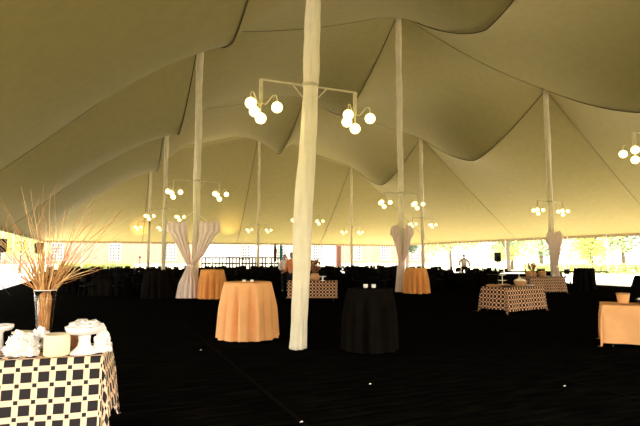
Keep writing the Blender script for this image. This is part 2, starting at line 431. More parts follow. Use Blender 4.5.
# ------------------------------------------------------------------ tables
def round_cloth(rt, rb, h, pleats, seed, m, parent, lift=.015, n=144):
    vs = [(0, 0, h)]; fs = []; rings = [(.5, 0), (.93, 0), (1.0, .012)] ; K = 18
    for k in range(1, K+1): rings.append((1.0, .012 + (h-lift-.012)*k/K))
    for ri, (fr, d) in enumerate(rings):
        t = d/h
        for q in range(n):
            a = 2*PI*q/n
            r = rt*fr
            if ri > 2:
                ph_ = pleats*a+seed+1.3*math.sin(2*a+seed); fold = (math.sin(ph_)+.35*math.sin(2*ph_+.8)) * (.7+.3*math.sin(3*a+seed*2))
                r = rt + (rb-rt)*(t**.8) + fold*.095*min(1, t*2.2)*(1-.1*t)
            z = h-d
            if ri == len(rings)-1: z += .02*math.sin(5*a+seed)**2
            vs.append((r*math.cos(a), r*math.sin(a), z))
    for q in range(n): fs.append((0, 1+q, 1+(q+1) % n))
    for k in range(len(rings)-1):
        for q in range(n):
            fs.append((1+k*n+q, 1+(k+1)*n+q, 1+(k+1)*n+(q+1) % n, 1+k*n+(q+1) % n))
    return mesh_obj('tablecloth', vs, fs, m, parent, True)
def cocktail(lab, loc, m, rt=.42, rb=.56, h=1.09, seed=0., pleats=11, group=None):
    t = thing('cocktail_table', lab, 'table', loc, seed*.7)
    MB().lathe([(rt-.03, h-.05), (rt-.03, h-.022)], n=32).build('tabletop', M['wood'], t)
    MB().tube([(0, 0, .03), (0, 0, h-.03)], .035, 10).build('pedestal', M['speaker'], t)
    MB().lathe([(.30, 0), (.28, .02), (.05, .035)], n=24).build('base', M['speaker'], t)
    round_cloth(rt, rb, h, pleats, seed, m, t)
    return t
cocktail('tall round cocktail table in peach cloth left of the nearest mast', (-1.46, 10.35, 0), M['orange'], .475, .585, 1.13, 1.2, 13)
cocktail('tall round cocktail table in black cloth right of the nearest mast', (.88, 9.0, 0), M['black'], .40, .45, 1.09, 2.6, 10)
cocktail('round orange-clothed cocktail table beside the wide parted drapes', (-4.30, 20.35, 0), M['orange2'], .45, .53, 1.16, .4, 14)
cocktail('round orange-clothed cocktail table beside the narrow tied drapes', (4.42, 23.4, 0), M['orange2'], .46, .60, 1.16, 3.3, 14)
cocktail('black-clothed cocktail table standing left of the wide parted drapes', (-6.55, 20.6, 0), M['black'], .50, .62, 1.12, 5, 12)
cocktail('black-clothed round table at the carpet edge, right of the buffet tables', (13.7, 26.4, 0), M['black'], .46, .50, 1.10, 1.9, 10)
cocktail('black-clothed table at the right edge of the photo, behind the peach table', (12.15, 18.9, 0), M['black'], .42, .52, .96, 4.1, 10)

def drape_cloth(a, b, h, da, db, m, parent, flare=.12, seed=0, name='tablecloth', uvoff=(0, 0), step=.045, wav=.03):
    ns_ = int((2*a+2*da)/step); nt_ = int((2*b+2*db)/step); vs = []; uv = []; fs = []
    for i in range(ns_+1):
        for j in range(nt_+1):
            s = -(a+da) + (2*a+2*da)*i/ns_; t = -(b+db)+(2*b+2*db)*j/nt_
            dx = max(abs(s)-a, 0); dy = max(abs(t)-b, 0); d = math.hypot(dx, dy)
            x = max(-a, min(a, s)); y = max(-b, min(b, t)); z = h+.006
            if d > 0:
                sx = math.copysign(1, s)*dx/d; sy = math.copysign(1, t)*dy/d
                corner = min(dx, dy)/d
                per = (x*sy*0+y if dx > dy else x)
                rip = wav*math.sin(per*9+seed)*min(1, d*2) + .05*corner*math.sin(corner*9+seed)
                hz_ = .012+flare*d + rip*min(1, d/.25)
                x += sx*hz_; y += sy*hz_
                z = h+.006 - max(0, d-.01)*.985
                if z < .03:
                    ex = .03-z; z = .012+.01*math.sin(ex*20); x += sx*ex*.6; y += sy*ex*.6
            vs.append((x, y, z)); uv.append((s+uvoff[0], t+uvoff[1]))
    for i in range(ns_):
        for j in range(nt_):
            k = i*(nt_+1)+j; fs.append((k, k+nt_+1, k+nt_+2, k+1))
    return mesh_obj(name, vs, fs, m, parent, True, uv)
def banquet(lab, loc, rz, a, b, m, h=.75, da=.5, db=.5, **kw):
    t = thing('banquet_table', lab, 'table', loc, rz)
    MB().box((0, 0, h-.015), (2*a-.02, 2*b-.02, .03)).build('tabletop', M['wood'], t)
    for sx in (-1, 1):
        for sy in (-1, 1): MB().tube([(sx*(a-.15), sy*(b-.08), 0), (sx*(a-.15), sy*(b-.08), h-.03)], .014, 8).build('leg', M['speaker'], t)
    drape_cloth(a, b, h, da, db, m, t, **kw)
    return t
# front-left buffet: right front corner near (-1.95, 4.45)
RZ1 = R(17); a1, b1 = 1.0, .38
c1 = Vector((-1.90, 4.50, 0)) - Matrix.Rotation(RZ1, 3, 'Z') @ Vector((a1, -b1, 0))
T1 = banquet('buffet table in large black and cream chequered cloth at front left', c1, RZ1, a1, b1, M['check'], da=.52, db=.60, flare=.15, seed=1.0, uvoff=(.03, .075), wav=.012, step=.03)
def on1(x, y, z=.762): # point on table 1 in its own axes
    return c1 + Matrix.Rotation(RZ1, 3, 'Z') @ Vector((x, y, 0)) + Vector((0, 0, z))
RZ6 = R(34); c6 = Vector((5.36, 14.75, 0)) - Matrix.Rotation(RZ6, 3, 'Z') @ Vector((-.93, -.42, 0))
banquet('nearer small-chequered buffet table at right, one corner towards the viewer', c6, RZ6, .93, .42, M['check2'], da=.66, db=.70, seed=2, uvoff=(.02, .03))
RZ7 = R(18); c7 = Vector((10.15, 23.4, 0))
banquet('farther small-chequered buffet table beside the black-clothed round table', c7, RZ7, .95, .40, M['check2'], da=.62, db=.68, seed=.5)
c8 = Vector((-.28, 19.35, 0)); banquet('small-chequered buffet table behind the nearest mast, persons beside it', c8, 0, .93, .40, M['check2'], da=.05, db=.64, flare=.03, seed=4)
RZ9 = R(-27); c9 = Vector((5.16, 9.38, 0)) - Matrix.Rotation(RZ9, 3, 'Z') @ Vector((-.90, -.40, 0))
banquet('rectangular table in plain peach cloth cut off at the right edge', c9, RZ9, .90, .40, M['orange'], da=.56, db=.70, seed=3, flare=.03, wav=.03)
def on9(x, y, z=.762): return c9 + Matrix.Rotation(RZ9, 3, 'Z') @ Vector((x, y, 0)) + Vector((0, 0, z))
def on6(x, y, z=.762): return c6 + Matrix.Rotation(RZ6, 3, 'Z') @ Vector((x, y, 0)) + Vector((0, 0, z))
def on7(x, y, z=.762): return c7 + Matrix.Rotation(RZ7, 3, 'Z') @ Vector((x, y, 0)) + Vector((0, 0, z))

# ------------------------------------------------------------------ things on the front-left buffet
def at_px(px, Y, z):           # world point at a given photo column and depth, used once to place table-top things
    return Vector(((px-320)/506*(Y*.996+(z-1.6)*.0894), Y, z))
VZ = at_px(43, 5.02, .762)
vase = thing('glass_vase', 'tall clear glass vase full of bare branches on the front-left chequered table', 'vase', VZ)
prof = [(.085, 0), (.088, .02), (.080, .10), (.088, .25), (.105, .42), (.118, .53), (.113, .53), (.100, .42), (.082, .25), (.074, .10), (.078, .03), (.01, .02)]
prof = [(r_*.86, z_) for r_, z_ in prof]
MB().lathe(prof, n=32, cap=True).build('bowl', M['glass'], vase, True)
MB().lathe([(.101, .525), (.104, .532), (.097, .532)], n=32, cap=False).build('rim', M['white'], vase, True)
br = thing('branch_bouquet', 'fan of bare curly willow branches standing in the tall glass vase', 'branches', VZ)
random.seed(21)
for k in range(100):
    a = random.uniform(0, 2*PI); rr = random.random()**.6
    if k < 78:
        fx_ = random.gauss(0, .38)
        topx = max(-.85, min(.78, fx_))*1.0; topy = random.uniform(-.3, .3); L = random.uniform(.8, 1.62)*(1-.25*abs(topx))
        if k < 8: topx = [.80, .72, .62, -.55, -.75, .5, -.42, .66][k]; L = [1.28, 1.22, 1.4, 1.3, 1.15, 1.45, 1.5, 1.05][k]
    else:
        topx = random.uniform(-.32, .32); topy = random.uniform(-.15, .15); L = random.uniform(.62, .95)
    b0 = Vector((random.uniform(-.045, .045), random.uniform(-.045, .045), .04))
    b1_ = Vector((max(-.078, min(.078, topx*.16+random.uniform(-.02, .02))), max(-.06, min(.06, topy*.2)), .53))
    e = Vector((topx, topy, L))
    pts = [b0, b0.lerp(b1_, .5)+Vector((random.uniform(-.02, .02), 0, 0)), b1_]
    cw = random.uniform(-1, 1)*.045; ph = random.uniform(0, 6)
    side = Vector((1, 0, -topx/max(L, .1)))
    for q in range(1, 9):
        f = q/8; pts.append(b1_.lerp(e, f) + side*cw*math.sin(f*5+ph)*f + Vector((0, random.uniform(-.006, .006), 0)) + Vector((-topx*.10*math.sin(PI*f), 0, 0)))
    r0 = random.uniform(.0035, .0058); rs = [r0]*3 + [r0*(1-.75*q/8) for q in range(1, 9)]
    m = MB().tube(pts, rs, 5)
    if random.random() < .5 and k < 78:
        q = random.randint(5, 8); p0 = pts[q]
        dv = Vector((random.uniform(-.18, .18)+topx*.15, random.uniform(-.1, .1), random.uniform(.12, .3)))
        m.tube([p0, p0+dv*.5+Vector((random.uniform(-.02, .02), 0, 0)), p0+dv], [r0*.6, r0*.45, r0*.25], 4)
    m.build('branch', M['stick2'] if random.random() < .4 else M['stick'], br, True)
# white pedestal stand with foil on it
P = at_px(84, 4.60, .762)
st = thing('cake_stand', 'white pedestal cake stand at the right corner of the front-left chequered table', 'cake stand', P)
MB().lathe([(.122, 0), (.120, .012), (.085, .035), (.055, .065), (.048, .11), (.052, .15), (.06, .165)], n=32).build('pedestal', M['white'], st, True)
MB().lathe([(.05, .16), (.12, .172), (.150, .195), (.165, .235), (.158, .238), (.14, .205), (.02, .19)], n=40).build('bowl', M['white'], st, True)
def crumple(name, lab, cat, loc, r, sc, m, seed, amp=.22, sub=4, rz=0):
    bm = bmesh.new(); bmesh.ops.create_icosphere(bm, subdivisions=sub, radius=r)
    for v in bm.verts:
        n_ = v.co.normalized(); d = 1 + amp*noise.fractal(n_*2.6+Vector((seed, 0, 0)), .8, 2.2, 4) + amp*.7*abs(noise.noise(n_*7+Vector((0, seed, 0)))) - amp*.35*abs(noise.noise(n_*15+Vector((seed, seed, 0))))
        v.co = Vector((v.co.x*sc[0], v.co.y*sc[1], max(v.co.z*sc[2], -r*.35*sc[2])))*d
    zmin = min(v.co.z for v in bm.verts)
    for v in bm.verts: v.co.z = max(v.co.z-zmin-.12*r*sc[2], 0)
    me = bpy.data.meshes.new(name); bm.to_mesh(me); bm.free(); me.materials.append(m)
    o = bpy.data.objects.new(name, me); C.objects.link(o); o.location = loc; o.rotation_euler.z = rz
    if lab: tag(o, lab, cat)
    return o
crumple('crumpled_foil', 'crumpled white foil filling the bowl of the pedestal cake stand', 'foil', P+Vector((0, 0, .212)), .135, (1, .9, .42), M['foil'], 3.3, .3)
crumple('folded_napkin', 'crumpled white napkin hanging out beside the pedestal cake stand', 'napkin', P+Vector((.135, .06, .0)), .075, (.9, .8, 1.9), M['foil'], 8.1, .35)
# cream crock / plate stack
P = at_px(56.5, 4.50, .762)
ck = thing('plate_stack', 'tall cream plate stack at the front edge of the chequered table, below the vase', 'plates', P)
MB().lathe([(.098, 0), (.104, .008), (.105, .09), (.105, .165), (.103, .178), (.095, .182), (.09, .176)], n=36).build('stack', M['cream'], ck, True)
# foil-wrapped dish left
P = at_px(22, 4.50, .762)
crumple('wrapped_platter', 'crumpled white foil wrapped platter at the left of the front-left table', 'platter', P, .115, (1.1, .8, 1.1), M['foil'], 5.7, .45, 5)
P = at_px(31, 4.74, .762)
bk = thing('gap_shade_bowl', 'dark bowl shape added for the shaded gap between the foil platter and cream plate stack', 'bowl', P)  # dark shape stands in for the shade in the gap between dishes
MB().lathe([(.05, 0), (.055, .01), (.075, .06), (.082, .10), (.076, .10), (.066, .06), (.02, .02)], n=24).build('body', M['speaker'], bk, True)
MB().lathe([(.083, .098), (.086, .104), (.076, .104)], n=24, cap=False).build('rim', M['foil'], bk, True)
P = at_px(-2, 4.75, .762)
st2 = thing('cake_stand', 'white pedestal plate cut off at the left edge of the photo', 'cake stand', P)
MB().lathe([(.10, 0), (.09, .012), (.04, .04), (.035, .15), (.05, .172)], n=28).build('pedestal', M['white'], st2, True)
MB().lathe([(.05, .17), (.10, .178), (.118, .20), (.118, .225), (.111, .226), (.10, .20), (.02, .19)], n=32).build('plate', M['white'], st2, True)
P = at_px(23, 5.0, .762)
cb = thing('serving_riser', 'low cream board on a small riser behind the foil wrapped platter', 'riser', P)
MB().box((0, 0, .125), (.17, .12, .022), bev=.005).build('board', M['cream'], cb)
for s in (-1, 1): MB().box((s*.06, 0, .057), (.02, .10, .114)).build('foot', M['wood'], cb)
P = at_px(62, 4.95, .762)
gb = thing('glass_bowl', 'small clear glass bowl between the vase and the pedestal cake stand', 'bowl', P)
MB().lathe([(.05, 0), (.052, .01), (.08, .06), (.095, .13), (.09, .13), (.074, .06), (.04, .015)], n=28).build('bowl', M['glass'], gb, True)
crumple('bread_heap', 'small heap of brown bits in the clear glass bowl', 'food', P+Vector((0, 0, .02)), .05, (1, 1, 1), M['wood'], 1.9, .3, 3)['category'] = 'food'
P = at_px(74, 4.85, .762)
crumple('wooden_scoop_bundle', 'dark brown basket half hidden behind the white pedestal stand', 'basket', P, .07, (1.0, .8, 1.6), M['brown'], 2.9, .2, 3).name = 'brown_basket'
P = at_px(49, 4.85, .762)
crumple('ribbon_bow', 'crumpled white ribbon bow at the foot of the tall glass vase', 'ribbon', at_px(41, 4.84, .762), .07, (1.25, .55, 1.9), M['foil'], 12.2, .4, 4)

# ------------------------------------------------------------------ small things on the other tables
def votive(lab, loc, r=.028, h=.05, grp=None):
    t = thing('votive_candle', lab, 'candle', loc, 0, grp)
    MB().lathe([(r*.8, 0), (r, .005), (r*1.1, h), (r*1.0, h), (r*.9, .012)], n=16).build('cup', M['white'], t, True)
    MB().lathe([(r*.85, .008), (r*.85, h*.7)], n=14).build('wax', M['cream'], t)
for q, (x, y, lab) in enumerate([(-1.52, 10.22, 'left votive cup on the peach cocktail table'), (-1.36, 10.2, 'right votive cup on the peach cocktail table')]):
    votive(lab, (x, y, 1.132), .032, .045)
for x, lab in ((.79, 'left white votive cup on the near black cocktail table'), (.93, 'right white votive cup on the near black cocktail table')):
    votive(lab, (x, 8.85, 1.092), .036, .062)
P = Vector((5.70, 9.62, .762))
bs = thing('bread_basket', 'round woven peach basket on the peach table at right', 'basket', P)
MB().lathe([(.085, 0), (.09, .01), (.112, .17), (.118, .18), (.108, .18), (.085, .015)], n=28).build('body', M['orange'], bs, True)
MB().lathe([(.112, .165), (.122, .178), (.114, .192), (.106, .18)], n=28, cap=False).build('rim', M['wood'], bs, True)
P = Vector((6.10, 9.45, .762))
tr = thing('serving_tray', 'dark oval tray heaped with white and dark pieces on the peach table', 'tray', P)
o = MB().lathe([(.16, 0), (.18, .01), (.24, .07), (.25, .075), (.24, .08), (.17, .02)], n=36).build('tray', M['speaker'], tr, True)
for q in range(26):
    a = random.uniform(0, 6.28); r_ = random.uniform(0, .19)
    MB().ball((r_*math.cos(a), r_*math.sin(a), .07+.07*(1-r_/.2)+random.uniform(0, .02)), random.uniform(.02, .034), 5, (1.2, 1, .8)).build('food_piece', M['white'] if q % 2 else M['brown'], tr, True)
# nearer chequered table: platters, pot, stand, bottles
def platter(lab, loc, r, m, food=None, h=.03):
    t = thing('serving_platter', lab, 'platter', loc)
    MB().lathe([(r*.6, 0), (r*.65, .006), (r, h), (r*.97, h+.004), (r*.62, .01)], n=28).build('dish', m, t, True)
    if food:
        for q in range(12):
            a = q*2.4; rr = r*.7*math.sqrt(q/12)
            MB().ball((rr*math.cos(a), rr*math.sin(a), h*.6+.015), r*.16, 5, (1.2, 1, .9)).build('food_piece', food, t, True)
    return t
platter('pale wooden platter at the left end of the nearer small-chequered table', on6(-.68, .18), .24, M['wood'], M['wood'])
platter('dark platter of food near the front corner of the nearer small-chequered table', on6(-.62, -.22), .17, M['speaker'], M['brown'])
platter('white platter behind the metal bowl on the nearer small-chequered table', on6(-.15, .22), .2, M['white'], M['wood'])
P = on6(.12, -.18)
bb = thing('serving_bowl', 'round peach serving bowl with lid in the middle of the nearer small-chequered table', 'bowl', P)
MB().lathe([(.10, 0), (.11, .01), (.17, .08), (.19, .16), (.18, .16), (.12, .03)], n=28).build('body', M['wood'], bb, True)
MB().lathe([(.18, .155), (.14, .20), (.06, .225), (.02, .23)], n=28).build('lid', M['cream'], bb, True)
MB().ball((0, 0, .245), .022, 6).build('knob', M['cream'], bb, True)
P = on6(-.36, .1)
cs = thing('tiered_stand', 'slim pale tiered stand on the nearer small-chequered table', 'stand', P)
MB().tube([(0, 0, 0), (0, 0, .44)], .012, 8).build('stem', M['cream'], cs)
for z, r_ in ((.0, .1), (.16, .14), (.32, .10)): MB().lathe([(r_*.5, z), (r_, z+.015), (r_*.96, z+.022)], n=24).build('tier', M['cream'], cs, True)
P = on6(.48, .1)
bo = thing('glass_bottle', 'thin pale green bottle at the right end of the nearer small-chequered table', 'bottle', P)
MB().lathe([(.035, 0), (.038, .01), (.038, .18), (.014, .25), (.014, .32)], n=16).build('body', mat('green_glass', (.45, .55, .25), .2), bo, True)
MB().lathe([(.015, .32), (.015, .345)], n=12).build('cap', M['cream'], bo)
platter('shallow white dish at the right end of the nearer small-chequered table', on6(.7, -.12), .15, M['white'], M['brown'])
# farther chequered table
def floral(lab, loc, s=1.0, m=None, nst=46, spread=.5, name='dried_flower_arrangement'):
    t = thing(name, lab, 'flowers', loc)
    MB().lathe([(.10*s, 0), (.14*s, .03*s), (.16*s, .12*s), (.11*s, .2*s), (.12*s, .22*s), (.10*s, .2*s)], n=20).build('pot', M['wood'], t, True)
    st_ = MB(); fl = MB()
    for q in range(nst):
        a = random.uniform(0, 6.28); r_ = random.random()*spread*s*.4; h_ = random.uniform(.35, .62)*s
        e = Vector((r_*math.cos(a), r_*math.sin(a), h_)); st_.tube([(0, 0, .18*s), e*.6+Vector((0, 0, .06*s)), e], .006*s, 4)
        fl.ball(e, .026*s, 4, (1, 1, 1.5))
    st_.build('stems', M['brown'], t); fl.build('blooms', m or M['rose'], t, True)
    return t
floral('tall dark red flower arrangement on the farther small-chequered table', on7(-.40, .05), 1.05)
for lab, x, y, r_ in (('round woven basket left of the red flowers on the farther chequered table', -.72, -.08, .16), ('round woven basket right of the red flowers on the farther chequered table', .0, -.05, .19)):
    t = thing('woven_basket', lab, 'basket', on7(x, y))
    MB().lathe([(r_*.7, 0), (r_*.95, .08), (r_, .2), (r_*1.04, .21), (r_*.93, .2), (r_*.6, .02)], n=26).build('body', M['wood'], t, True)
    m = MB()
    for q in range(16):
        a = q*2.4; rr = r_*.75*math.sqrt(q/16); m.ball((rr*math.cos(a), rr*math.sin(a), .2+.05*(1-rr/r_)), r_*.2, 5)
    m.build('bread', M['orange2'], t, True)
votive('white cup at the right end of the farther chequered table', on7(.66, -.05), .05, .12)
platter('flat white dish at the middle right of the farther chequered table', on7(.42, .1), .14, M['white'])
# centre chequered table
P = Vector((.02, 19.25, .762))
floral('tall brown dried arrangement just right of the nearest mast on the chequered table', (-.20, 19.3, .762), 1.25, M['brown'], 60, .55)
st3 = thing('cake_stand', 'small white pedestal dish on the chequered table behind the nearest mast', 'cake stand', (.10, 19.2, .762))
MB().lathe([(.09, 0), (.03, .03), (.03, .12), (.05, .135)], n=20).build('pedestal', M['white'], st3, True)
MB().lathe([(.05, .135), (.14, .15), (.15, .175), (.14, .175), (.03, .15)], n=24).build('plate', M['white'], st3, True)

# ------------------------------------------------------------------ seating: black chairs and black-clothed round tables
def chair_parts():
    seat = MB().box((0, 0, .45), (.42, .42, .045), bev=.012)
    back = MB(); 
    for k in range(7): 
        x = -.18+.06*k; y = -.195-.05*(1-(k-3)**2/9)*.6
        back.box((x, y, .77), (.056, .02, .26), rz=math.atan2((k-3)*.012, .06))
    legs = []
    for sx in (-1, 1):
        legs.append(MB().tube([(sx*.19, .19, 0), (sx*.18, .18, .44)], .014, 6))
        legs.append(MB().tube([(sx*.21, -.26, 0), (sx*.20, -.20, .45), (sx*.20, -.235, .92)], .014, 6))
    frame = MB().tube([(-.20, -.235, .92), (-.1, -.255, .935), (.1, -.255, .935), (.20, -.235, .92)], .014, 6)
    return seat, back, legs, frame
def make_chair(full, lab, grp):
    seat, back, legs, frame = chair_parts()
    if full:
        t = thing('banquet_chair', lab, 'chair', (0, 0, 0), 0, grp)
        seat.build('seat', M['chair'], t); back.build('backrest', M['chair'], t)
        for l_ in legs: l_.build('leg', M['chair'], t)
        frame.build('top_rail', M['chair'], t)
        return t
    m = MB()
    for q in [seat, back, frame]+legs: m.add(q.v, q.f)
    return tag(m.build('banquet_chair', M['chair']), lab, 'chair', grp)
ZONES = [('left', 'black banquet chair at the dark round tables left of the wide parted drapes', 'chairs at the far left tables'),
         ('mid', 'black banquet chair at the dark round tables between the two draped masts', 'chairs at the far middle tables'),
         ('right', 'black banquet chair at the dark round tables right of the narrow drapes', 'chairs at the far right tables')]
protos = {}
def zone(px): return 0 if px < 190 else (1 if px < 405 else 2)
TLAB = ['round black-clothed dining table among chairs left of the wide parted drapes', 'round black-clothed dining table among chairs between the two draped masts', 'round black-clothed dining table among chairs right of the narrow drapes']
TGR = ['far left dining tables', 'far middle dining tables', 'far right dining tables']
tp = thing('round_dining_table', '', 'table')
round_cloth(.76, .86, .75, 16, 1.1, M['black'], tp, n=96)
MB().tube([(0, 0, 0), (0, 0, .74)], .04, 8).build('pedestal', M['speaker'], tp)
tfirst = True
solids = [G(i, j) for (i, j) in POLES]
avoid = [(9.7, 27.9, 1.55), (11.3, 28.1, 1.55), (-15.3, 27.6, 2.0), (-13.85, 22, 2.0), (11.2, 29.6, 1.5), (12.6, 29.7, 1.5), (14.2, 29.8, 1.5), (15.8, 29.9, 1.5), (16.8, 30, 1.5), (-1.7, 24.6, 1.9), (8.25, 23.6, 1.5), (-4.3, 20.35, 2.2), (-6.55, 20.6, 2.0), (4.42, 23.4, 2.3), (-.28, 19.35, 3), (10.15, 23.4, 2.7), (13.7, 26.4, 2.0), (5.9, 15.6, 3.5), (-1.2, 20.3, 1.9), (9.35, 33.0, 1.35), (-5.1, 20.8, 2.2), (3.96, 24.6, 2.3), (13, 28.4, 1.6)]
nch = 0; ndt = 0
random.seed(5)
FAR = []
for jj in range(8):
    for ii in range(10):
        a = -6.3 + ii*3.2 + (1.2 if jj % 2 else 0); bb_ = 15.6 + jj*3.3
        p = W(a, bb_)
        if a > 22.5 or a < -6.6: continue
        px = 320+506*p.x/p.y
        if px < -25: continue
        for s_ in solids:
            d = (p.xy-s_.xy)
            if d.length < 1.45: p = Vector((*(s_.xy + d.normalized()*1.5), 0)) if d.length > .1 else p+Vector((1.5, 0, 0))
        if any(math.hypot(p.x-x, p.y-y) < r_ for x, y, r_ in avoid): continue
        z = zone(px); ndt += 1
        o = tp if tfirst else copy_tree(tp); tfirst = False
        put(o, p, random.uniform(0, 6), TLAB[z]); o['group'] = TGR[z]
        for k in range(5 if jj < 3 else 4):
            an = k*2*PI/(5 if jj < 3 else 4) + .3*ii + .2*jj
            cp = p + Vector((math.cos(an), math.sin(an), 0))*(1.13)
            if any((cp.xy-s_.xy).length < .45 for s_ in solids): continue
            if any(math.hypot(cp.x-x, cp.y-y) < r_-.95 for x, y, r_ in avoid): continue
            if 320+506*cp.x/cp.y < -10: continue
            if nch >= 298: continue
            full = cp.y < 25
            key = (full, z)
            if key not in protos: c_ = make_chair(full, ZONES[z][1], ZONES[z][2]); protos[key] = c_
            else: c_ = copy_tree(protos[key])
            put(c_, cp, an + PI/2 + random.uniform(-.08, .08)); nch += 1
        if z == 2 and 440 < px < 520: FAR.append((p.copy(), z))
# dark table behind the nearer chequered buffet table
banquet('long black-clothed table behind the nearer small-chequered buffet table', (10.45, 28.0, 0), R(8), 1.5, .38, M['black'], da=.5, db=.68, flare=.04, step=.08)
print('dining tables', ndt, 'chairs', nch)
# a few white cups and plates on the nearer dark tables
cup = None
for p, z in FAR[:9]:
    for k in range(4):
        an = k*1.7+.4; q = p + Vector((.5*math.cos(an), .5*math.sin(an), .752))
        if z == 0: lab, grp = 'small white cup on a black-clothed table at the far left', 'cups on the far left tables'
        else: lab, grp = 'small white cup on a black-clothed table behind the nearer chequered table', 'cups on the far right tables'
        if cup is None: cup = MB().lathe([(.03, 0), (.045, .01), (.055, .11), (.05, .11), (.03, .015)], n=14).build('cup', M['white'], None, True); o = cup
        else: o = cup.copy(); C.objects.link(o)
        tag(o, lab, 'cup', grp); o.location = q

# ------------------------------------------------------------------ eave poles
lb = 'thin white pole holding up the far edge of the canopy'; gr = 'poles along the far edge of the tent'
pr = None
def eave_pole(p, lab, grp):
    t = thing('eave_pole', lab, 'tent pole', p, 0, grp)
    MB().tube([(0, 0, 0), (0, 0, EAVE)], .03, 8).build('shaft', M['whitepole'], t)
    MB().box((0, 0, .01), (.14, .14, .02)).build('foot', M['whitepole'], t)
    return t
for k in range(13):
    p = W(A0 + (A1-A0)*k/12, B1-.04)
    if pr is None: pr = eave_pole(p, lb, gr)
    else: put(copy_tree(pr), p)
for k in range(12):
    p = W(A0+.04, B0 + (B1-B0)*(k+2)/15)
    o = put(copy_tree(pr), p, 0, 'thin white pole holding up the left edge of the canopy'); o['group'] = 'poles along the left edge of the tent'
for k in range(10):
    p = W(A1-.04, 10+ (B1-10)*k/11)
    o = put(copy_tree(pr), p, 0, 'thin white pole holding up the right edge of the canopy'); o['group'] = 'poles along the right edge of the tent'
# guy straps at right
for q, (b_, lab) in enumerate([(40.5, 'slanting white guy strap outside the far right corner of the tent'), (22.5, 'slanting white guy strap outside the right edge of the tent')]):
    tag(MB().tube([W(A1, b_, EAVE), W(A1+3.0, b_-.4, 0)], .035, 6).build('guy_strap', M['whitepole']), lab, 'strap')
# warm wash lamps standing at the far edge, aimed up at the canopy
for a, b_, lab in ((8.6, 44.6, 'small up-light at the far canopy edge right of the wide drapes'), (-.3, 44.6, 'small up-light at the far canopy edge left of the far mast pair')):
    p = W(a, b_, 1.9)
    t = thing('wash_lamp', lab, 'lamp', W(a, b_))
    MB().tube([(0, 0, 0), (0, 0, 1.6)], .025, 8).build('stand', M['speaker'], t)
    MB().lathe([(.04, 1.6), (.09, 1.64), (.11, 1.80), (.10, 1.80), (.08, 1.66)], n=16).build('housing', M['speaker'], t, True)
    ld = bpy.data.lights.new('wash', 'SPOT'); ld.energy = 420; ld.color = (1, .62, .22); ld.spot_size = R(50); ld.spot_blend = .8; ld.shadow_soft_size = .06
    lo = bpy.data.objects.new('wash_light', ld); C.objects.link(lo); lo.parent = t; lo.location = (0, 0, 1.85); lo.rotation_euler = (PI, 0, 0)

# ------------------------------------------------------------------ loudspeakers, handrail, railing, flags
def loudspeaker(lab, loc, h, s=1.0):
    t = thing('loudspeaker', lab, 'speaker', loc)
    MB().tube([(0, 0, .3), (0, 0, h)], .02, 8).build('pole', M['speaker'], t)
    for k in range(3):
        a = k*2.094+.5; MB().tube([(0, 0, .55), (.45*math.cos(a), .45*math.sin(a), .0)], .014, 6).build('leg', M['speaker'], t)
    MB().box((0, 0, h+.32*s), (.40*s, .36*s, .64*s), bev=.09*s).build('cabinet', M['speaker'], t)
    MB().lathe([(.14*s, 0), (.12*s, -.012), (.03*s, -.02)], n=20).build('woofer', M['chair'], t).matrix_local = Matrix.Translation((0, -.19*s, h+.24*s)) @ Matrix.Rotation(-PI/2, 4, 'X')
    return t
loudspeaker('black loudspeaker on a stand behind the nearer chequered table', (8.25, 23.6, 0), 1.44, .68)
loudspeaker('black loudspeaker on a stand seen between the willow branches', (-15.3, 27.6, 0), 1.85, .95)
loudspeaker('black loudspeaker at the left edge of the photo', (-13.85, 22.0, 0), 1.85, .95)
hr = thing('handrail', 'long thin black rail at table height beyond the carpet, right of the tables', 'rail', W(24.5, 12.0))
p0, p1 = Vector((10.9, 29.6, .84)), Vector((17.0, 30.0, .80)); hr.location = (0, 0, 0)
MB().tube([p0, p1], .04, 8).build('top_rail', M['chair'], hr)
for f in (.02, .35, .62): q = p0.lerp(p1, f); MB().tube([(q.x, q.y, 0), (q.x, q.y, q.z)], .02, 6).build('post', M['chair'], hr)
rl = thing('railing', 'black railing with many uprights beyond the far chairs right of the wide drapes', 'railing', (0, 0, 0))
r0, r1 = W(-14, B1+5.5), W(14, B1+5.5)
r0 = Vector((-13.5, 58.2, 0)); r1 = Vector((-4.0, 62.2, 0))
for z in (1.68, 1.0): MB().tube([r0+Vector((0, 0, z)), r1+Vector((0, 0, z))], .085, 6).build('rail', M['chair'], rl)
for k in range(27):
    q = r0.lerp(r1, k/26); MB().tube([q, q+Vector((0, 0, 1.68))], .085, 5).build('baluster', M['chair'], rl)
for x, y, m, lab in ((-4.55, 50.5, 'flagd', 'dark furled flag on a pole beyond the far chairs'), (-3.95, 50.2, 'flag', 'teal furled flag on a pole beyond the far chairs')):
    t = thing('flag_pole', lab, 'flag', (x, y, 0))
    MB().tube([(0, 0, 0), (0, 0, 3.1)], .025, 6).build('pole', M['whitepole'], t)
    v, f = swag([(.05, 3.05, .06, .05), (.10, 2.4, .16, .08), (.08, 1.3, .13, .08)], 6, .3, 1, 30)
    mesh_obj('flag', v, f, M[m], t, True)

